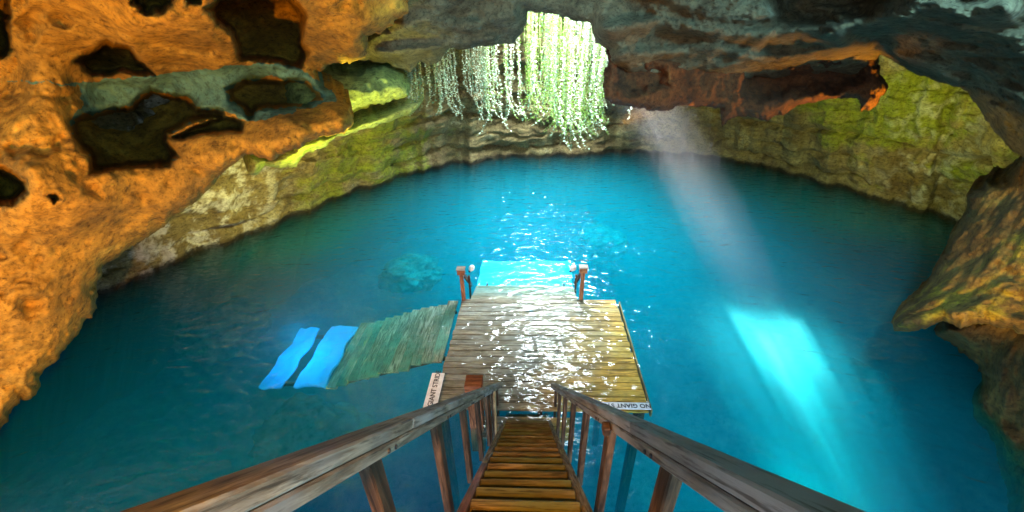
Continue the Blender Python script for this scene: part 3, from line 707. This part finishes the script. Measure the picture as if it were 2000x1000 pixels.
# platform
plat = empty('diving_platform', (.2, 6.2, 0)); tag(plat, 'square plank diving platform lying just under the water surface', 'platform')
y = 4.72; k = 0
while y < 7.84:
    w = .142+random.uniform(-.004, .004)
    x0, x1 = -1.62+(y-4.7)*.025+random.uniform(-.012, .012), 2.0+(y-4.7)*.008+random.uniform(-.015, .015)
    xs = 1.15+random.uniform(-.3, .3)
    for (a, b, mt) in ((x0, x1, M_plank),):
        o = link('plank', box_me('plank', b-a, w, .04, .006, .002), mt, smooth=False)
        o.location = ((a+b)/2, y+w/2, -.045+random.uniform(-.006, .006)); o.rotation_euler = (random.uniform(-.02, .02), 0, 0); onto(o, plat)
    y += w+.016
for k, yy in enumerate((4.30, 4.44, 4.58)):
    o = link('plank', box_me('plank', 1.5, .13, .04, .006, .002), M_plank, smooth=False); o.location = (-.02, yy, -.12); onto(o, plat)
for x in (-1.5, .2, 1.85): onto(beam('joist', (x, 4.74, -.14), (x, 7.82, -.14), .08, .14, M_dark), plat)
onto(beam('edge_board', (2.045, 4.74, -.10), (2.085, 7.8, -.10), .03, .14, M_gold), plat)
for x in (-1.5, 1.9):
    for yy in (4.9, 7.7): onto(beam('pile', (x, yy, -.2), (x, yy, -5.0), .15, .15, M_dark, up=(0, 1, 0)), plat)

# submerged steps on the left side
st = empty('submerged_steps', (-1.7, 6.8, -.1)); tag(st, 'submerged plank steps sinking into the water left of the platform', 'steps')
n = 11
for k in range(n):
    x = -1.76-k*.222; z = -.07-.072*k
    y0 = 5.86-random.uniform(-.06, .07); y1 = 7.86+random.uniform(-.10, .04)
    o = link('tread', box_me('tread', .228, y1-y0, .04, .006, .004), wood_mat('sunken_tread_wood', (.40, .42, .34), (.18, .21, .15), 1, .7, 18, patch=(.10, .26, .20)) if k == 0 else bpy.data.materials['sunken_tread_wood'], smooth=False)
    o.location = (x, (y0+y1)/2, z); o.rotation_euler = (0, random.uniform(-.03, .03), random.uniform(-.01, .01)); onto(o, st)
for yy in (6.1, 7.6): onto(beam('stringer', (-1.66, yy, -.17), (-4.1, yy, -.96), .05, .16, M_dark), st)
def wavy_panel(name, x0, x1, y0, y1, z, mat, amp=.07, dip=.03):
    nx, ny = 14, 36
    X, Y = np.meshgrid(np.linspace(0, 1, nx), np.linspace(0, 1, ny), indexing='ij')
    ex = amp*gnoise(np.stack([Y*3+x0, Y*0+.3, Y*0], -1)); ey = amp*gnoise(np.stack([X*4+x0, X*0+5.3, X*0+2], -1))
    p = np.stack([x0+(x1-x0)*X+ex*(1+.6*(X-.5)), y0+(y1-y0)*Y+ey, z+dip*fbm(np.stack([X*2+x0, Y*5, X*0], -1), 3)], -1)
    q = p[::-1, :].copy(); q[..., 2] -= .035
    full = np.concatenate([p, q, p[:1]], 0)
    cy = full.mean(1, keepdims=True)*1.0
    me = grid_mesh(name, full, np.ones((full.shape[0]-1, ny-1), bool))
    return link(name, me, mat)
sp = empty('sunken_landing', (-4.8, 6.8, -.9)); tag(sp, 'sunken landing of two panels coloured with the blue of sunlit water beyond the left steps', 'landing')
for x0, x1, z in ((-4.86, -4.2, -.86), (-5.62, -5.12, -.92)):
    onto(wavy_panel('panel', x0, x1, 5.9, 7.83, z, M_water_blue, .07), sp)
for yy in (6.1, 7.6): onto(beam('crossbar', (-4.15, yy, -.97), (-5.6, yy, -1.02), .05, .08, M_dark), sp)

# steps going down at the far side, between the handrail posts
fs = empty('far_steps', (0, 8.2, -.2)); tag(fs, 'submerged steps descending beyond the platform between the two short posts', 'steps')
y = 7.87; z = -.09
for k in range(5):
    o = link('tread', box_me('tread', 2.5, .2, .04, .006, .003), M_plank, smooth=False); o.location = (-.1, y+.1, z); onto(o, fs)
    y += .21; z -= .07
o = onto(wavy_panel('tread', -1.36, 1.2, 9.12, 10.5, -.55, M_water_blue, .06), fs); o['label'] = 'bottom landing coloured with the cyan of lit water'
for x in (-1.1, .95): onto(beam('stringer', (x, 7.9, -.2), (x, 9.3, -.62), .05, .16, M_dark), fs)

def handrail_post(x, y, h, side, lab):
    r = empty('handrail_post', (x, y, 0)); tag(r, lab, 'post')
    o = onto(beam('post', (x, y, -.6), (x, y, h), .085, .085, M_red, up=(0, 1, 0)), r)
    o = onto(beam('cap_block', (x-.085, y-.01, h-.04), (x+.085, y-.01, h-.04), .12, .13, M_red), r)
    o = onto(beam('cap_board', (x-.10, y-.01, h+.04), (x+.10, y-.01, h+.04), .17, .025, M_grey), r)
    onto(beam('sloping_rail', (x, y+.05, h-.08), (x, y+1.25, -.45), .05, .09, M_dark), r)
    onto(beam('rail_support', (x+side*.06, y+.62, .25), (x+side*.06, y+.62, -.9), .05, .05, M_dark, up=(0, 1, 0)), r)
    return r
handrail_post(-1.50, 7.82, .80, 1, 'left of the two short brown posts at the far side of the platform')
handrail_post(1.22, 7.88, .82, -1, 'right of the two short brown posts at the far side of the platform')
def float_(x, y, z, lab):
    import bmesh
    bm = bmesh.new(); bmesh.ops.create_icosphere(bm, subdivisions=3, radius=.07)
    for v in bm.verts:
        v.co.z *= 1.35
        if v.co.z < 0: v.co.x *= 1-.35*(-v.co.z/.12); v.co.y *= 1-.35*(-v.co.z/.12)
    me = bpy.data.meshes.new('float'); bm.to_mesh(me); bm.free()
    r = link('float', me, M_white); r.location = (x, y, z); r.rotation_euler = (.2, .5, 0); tag(r, lab, 'float')
    cr = bmesh.new(); bmesh.ops.create_cone(cr, cap_ends=True, segments=16, radius1=.03, radius2=.022, depth=.05)
    m2 = bpy.data.meshes.new('collar'); cr.to_mesh(m2); cr.free(); c = link('collar', m2, M_black, r); c.location = (0, 0, -.10)
a = W(921, 524, .62); float_(a[0], a[1], a[2], 'small white float beside the left short post')
a = W(1119, 524, .62); float_(a[0], a[1], a[2], 'small white float beside the right short post')

# square timber post standing behind the left rail
a = W(925, 742, .95)
r = empty('timber_post', (a[0], a[1], 0)); tag(r, 'thick square reddish timber post behind the left handrail', 'post')
onto(beam('shaft', (a[0], a[1], -.6), (a[0], a[1], .80), .21, .21, M_red, up=(0, 1, 0)), r)
onto(beam('cap', (a[0]-.13, a[1], .87), (a[0]+.13, a[1], .87), .24, .13, M_red), r)

# signs
def sign(lab, centre, w, h, rz, size, shift=0):
    r = empty('sign_board', centre, rz); tag(r, lab, 'sign')
    b = link('board', box_me('board', w, h, .012, .003), M_white, r, smooth=False)
    c = bpy.data.curves.new('lettering', 'FONT'); c.body = 'NO GIANT STRIDE'; c.size = size; c.align_x = 'CENTER'; c.align_y = 'CENTER'; c.extrude = .001; c.offset = .002
    tmp = bpy.data.objects.new('tmp', c); col.objects.link(tmp); dg = bpy.context.evaluated_depsgraph_get()
    me = bpy.data.meshes.new_from_object(tmp.evaluated_get(dg)); bpy.data.objects.remove(tmp)
    t = link('lettering', me, M_black, r, smooth=False); t.location = (shift, 0, .0085)
    return r
A = W(np.array([838., 862., 831., 848.]), np.array([737., 737., 800., 800.]), .03)
cl = W(846.5, 768, .03)
sign('white sign reading NO GIANT STRIDE along the left edge of the platform', (float(cl[0]), float(cl[1]), .03), .94, .235, R_(90), .125)
cr_ = W(1222, 796, .03)
sign('white sign with upside-down lettering on the near right edge of the platform', (1.55, 4.79, .03), .94, .14, R_(180), .115)

# ------------------------------------------------------------------ hanging vines
def leaf_mat(name, c, tr):
    m, t, n, l = nt(name)
    oi = N(n, 'ShaderNodeTexCoord'); a = N(n, 'ShaderNodeTexNoise', Scale=6.0, Detail=3.0); l.new(oi.outputs['Object'], a.inputs[0])
    r = ramp(n, [(.35, tuple(x*.55 for x in c)), (.65, c)]); l.new(a.outputs[0], r.inputs[0])
    d = N(n, 'ShaderNodeBsdfPrincipled', Roughness=.35); l.new(r.outputs[0], d.inputs['Base Color'])
    tl = N(n, 'ShaderNodeBsdfTranslucent'); l.new(r.outputs[0], tl.inputs[0])
    mx = N(n, 'ShaderNodeMixShader'); mx.inputs[0].default_value = tr
    l.new(d.outputs[0], mx.inputs[1]); l.new(tl.outputs[0], mx.inputs[2])
    o = N(n, 'ShaderNodeOutputMaterial'); l.new(mx.outputs[0], o.inputs[0]); return m
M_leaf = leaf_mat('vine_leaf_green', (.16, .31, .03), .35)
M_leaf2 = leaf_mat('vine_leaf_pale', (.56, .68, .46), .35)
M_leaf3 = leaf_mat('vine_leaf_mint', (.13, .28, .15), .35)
M_stem = plain('vine_stem', (.30, .26, .14), .6)

def ribbon_mesh(name, pts, rad):
    V = []; Fc = []
    for i, p in enumerate(pts):
        p = Vector(p); r = rad*(1-.6*i/len(pts))
        for a in (0, 2.094, 4.189): V.append(p+Vector((math.cos(a)*r, math.sin(a)*r, 0)))
    for i in range(len(pts)-1):
        for k in range(3):
            a, b = i*3+k, i*3+(k+1) % 3
            Fc.append((a, b, b+3, a+3))
    me = bpy.data.meshes.new(name); me.from_pydata(V, [], Fc); me.update(); return me
def vine(top, length, curl, side, mleaf, lab, group, dens=1.0, lsz=.034):
    n = max(6, int(length/.10)); p = np.array([0., 0., 0.]); pts = [p.copy()]
    ph = random.uniform(0, 6.28); dirx = 0
    for i in range(n):
        t = i/n
        sway = .14*math.sin(ph+i*.35)+random.uniform(-.10, .10)
        bend = curl*max(0, (t-.55)/.45)**1.6
        d = np.array([sway*.55+side*bend*1.6, random.uniform(-.08, .08), -1+.5*bend]); d /= np.linalg.norm(d)
        p = p+d*(length/n); pts.append(p.copy())
    stem = ribbon_mesh('hanging_vine', pts, .007)
    o = link('hanging_vine', stem, M_stem); o.location = top
    tag(o, lab, 'vine', group)
    V = []; Fc = []
    for i in range(len(pts)-1):
        a, b = pts[i], pts[i+1]
        m = int(round(2.2*dens*(length/n)/.10))
        for k in range(m):
            c = a+(b-a)*(k+random.random())/m
            ang = random.uniform(0, 6.28); L = lsz*random.uniform(.7, 1.5)
            dd = np.array([math.cos(ang), math.sin(ang), random.uniform(-.6, .2)]); dd /= np.linalg.norm(dd)
            sd = np.cross(dd, [0, 0, 1]); sd /= np.linalg.norm(sd)+1e-9; sd = sd*math.cos(ang*3)+np.cross(sd, dd)*math.sin(ang*3)
            j = len(V)
            V += [c, c+dd*L*.8+sd*L*.6, c+dd*L*1.7, c+dd*L*.8-sd*L*.6]; Fc.append((j, j+1, j+2, j+3))
    me = bpy.data.meshes.new('leaves'); me.from_pydata([tuple(x) for x in V], [], Fc); me.update()
    lf = link('leaves', me, mleaf, o, smooth=False); lf['kind'] = 'stuff'
    return o
TU = [780, 800, 822, 838, 862, 880, 905, 960, 1004, 1024, 1028, 1078, 1118, 1152, 1162, 1192, 1200]
TV = [150, 138, 118, 130, 112, 92, 88, 86, 78, 58, 18, 20, 30, 34, 78, 90, 110]
BU = [780, 820, 860, 900, 950, 1000, 1030, 1060, 1085, 1110, 1150, 1180, 1200]
BV = [190, 212, 212, 205, 215, 222, 218, 205, 250, 262, 258, 232, 218]
BINS = [(0, 815, 'at the wispy far left end of the curtain'), (815, 860, 'under the small peak at the left of the curtain'), (860, 905, 'in the dense pale left part of the curtain'),
        (905, 950, 'left of the middle of the curtain, where it hangs shortest'), (950, 1000, 'in the middle of the curtain below the straight rim'), (1000, 1035, 'at the step where the curtain rises'),
        (1035, 1070, 'in the green left half of the tall part'), (1070, 1105, 'in the centre of the tall part above the longest tips'), (1105, 1135, 'in the sunlit column of the tall part'),
        (1135, 1165, 'in the blown-out right column of the tall part'), (1165, 1300, 'on the low right shoulder of the curtain beside the brown slab')]
CL = [785+i*11.5+random.uniform(-5, 5) for i in range(21)]+2*[1030+i*11+random.uniform(-4, 4) for i in range(15)]
for i in range(262):
    u = random.choice(CL)+random.gauss(0, 4.5); u = min(max(u, 785), 1195)
    vt = np.interp(u, TU, TV)-random.uniform(6, 26)
    vb = np.interp(u, BU, BV)+random.gauss(0, 13)
    cut = random.random()*70 if random.random() < .55 else 0
    vb -= cut; size = 'long ' if cut == 0 else ('mid-length ' if cut < 35 else 'short ')
    dpt = random.uniform(10.6, 11.9) if u > 1010 else random.uniform(10.2, 11.2)
    tp = P(u, vt, dpt); bt = P(u, vb, dpt)
    L = max(.35, (tp[2]-bt[2])*1.2)
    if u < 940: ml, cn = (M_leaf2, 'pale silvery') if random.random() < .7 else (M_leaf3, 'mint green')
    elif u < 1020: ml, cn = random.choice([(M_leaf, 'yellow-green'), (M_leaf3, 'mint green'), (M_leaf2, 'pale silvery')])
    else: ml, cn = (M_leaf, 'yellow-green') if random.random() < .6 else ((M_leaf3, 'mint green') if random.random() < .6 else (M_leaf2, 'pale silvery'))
    where = [w for a0, a1, w in BINS if a0 <= u < a1][0]
    side = -1 if (u < 860 or random.random() < .25) else 1
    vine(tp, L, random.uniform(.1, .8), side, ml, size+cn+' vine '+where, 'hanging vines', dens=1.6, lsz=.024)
longs = [(1050, 100, 975, 0, 0), ]
for (u0, v0, u1, v1, side, lab) in [(950, 110, 945, 262, -1, 'long vine trailing left of the middle of the curtain, alone against the wall'),
                                    (972, 110, 976, 250, 1, 'long vine hanging below the middle of the curtain with a slight right hook'),
                                    (1100, 110, 1112, 294, 1, 'longest vine at the curtain centre, tip curling to the right'),
                                    (1122, 110, 1140, 292, 1, 'long vine right of the longest one, hooked tip over the far water'),
                                    (1140, 120, 1165, 288, 1, 'outermost long hooked vine of the tall part'),
                                    (1178, 120, 1200, 250, 1, 'vine sweeping right beside the brown slab'),
                                    (1232, 205, 1240, 228, 1, 'tiny vine hanging alone under the brown slab near the sunbeam'),
                                    (850, 140, 838, 222, -1, 'long pale vine curling left at the left end of the curtain'),
                                    (795, 150, 790, 185, -1, 'wispy pale vine at the leftmost end of the curtain'),
                                    (1045, 110, 1050, 215, 1, 'slim vine in front of the dark gap of the curtain')]:
    tp = P(u0, v0-40 if u0 < 1200 else v0, 10.4 if u0 < 1200 else 9.6); bt = P(u1, v1, 10.4)
    vine(tp, max(.3, (tp[2]-P(u1, v1, 10.4 if u0 < 1200 else 9.6)[2])*1.2), .5, side, M_leaf2, lab, None, dens=1.5, lsz=.036)

# ------------------------------------------------------------------ submerged boulders seen dimly through the water
def boulder(u, v, z, r, lab):
    import bmesh
    bm = bmesh.new(); bmesh.ops.create_icosphere(bm, subdivisions=5, radius=1)
    co = np.array([x.co for x in bm.verts]); d = 1+.35*fbm(co*1.3+u, 4)+.08*fbm(co*5+v, 3)
    for x, k in zip(bm.verts, d): x.co = Vector((x.co.x*k*r*1.3, x.co.y*k*r, x.co.z*k*r*.7))
    me = bpy.data.meshes.new('boulder'); bm.to_mesh(me); bm.free()
    o = link('boulder', me, M_bed); w = W(u, v, z); o.location = w; tag(o, lab, 'boulder')
boulder(805, 532, -2.3, .8, 'submerged boulder left of the platform, dim under the water')
boulder(1175, 470, -2.8, .8, 'submerged boulder beyond the platform, turquoise under the water')
boulder(1630, 760, -3.0, 1.0, 'submerged boulder beneath the bright underwater light beam')

boulder(430, 640, -3.2, 1.1, 'dim submerged boulder in the dark water at the left')
boulder(600, 850, -3.4, 1.0, 'dim submerged boulder behind the left handrail')
# ------------------------------------------------------------------ scatter column added in the air so the sunbeam shows
tag(beam_volume('air_beam_scatter', 'air_scatter', (.04, 1.5, 3.0, 4.5, 6.2), 1.2, .034, (.95, .93, 1), -.1, (.3, 2.6, .12, 1.0), .35), kind='stuff')
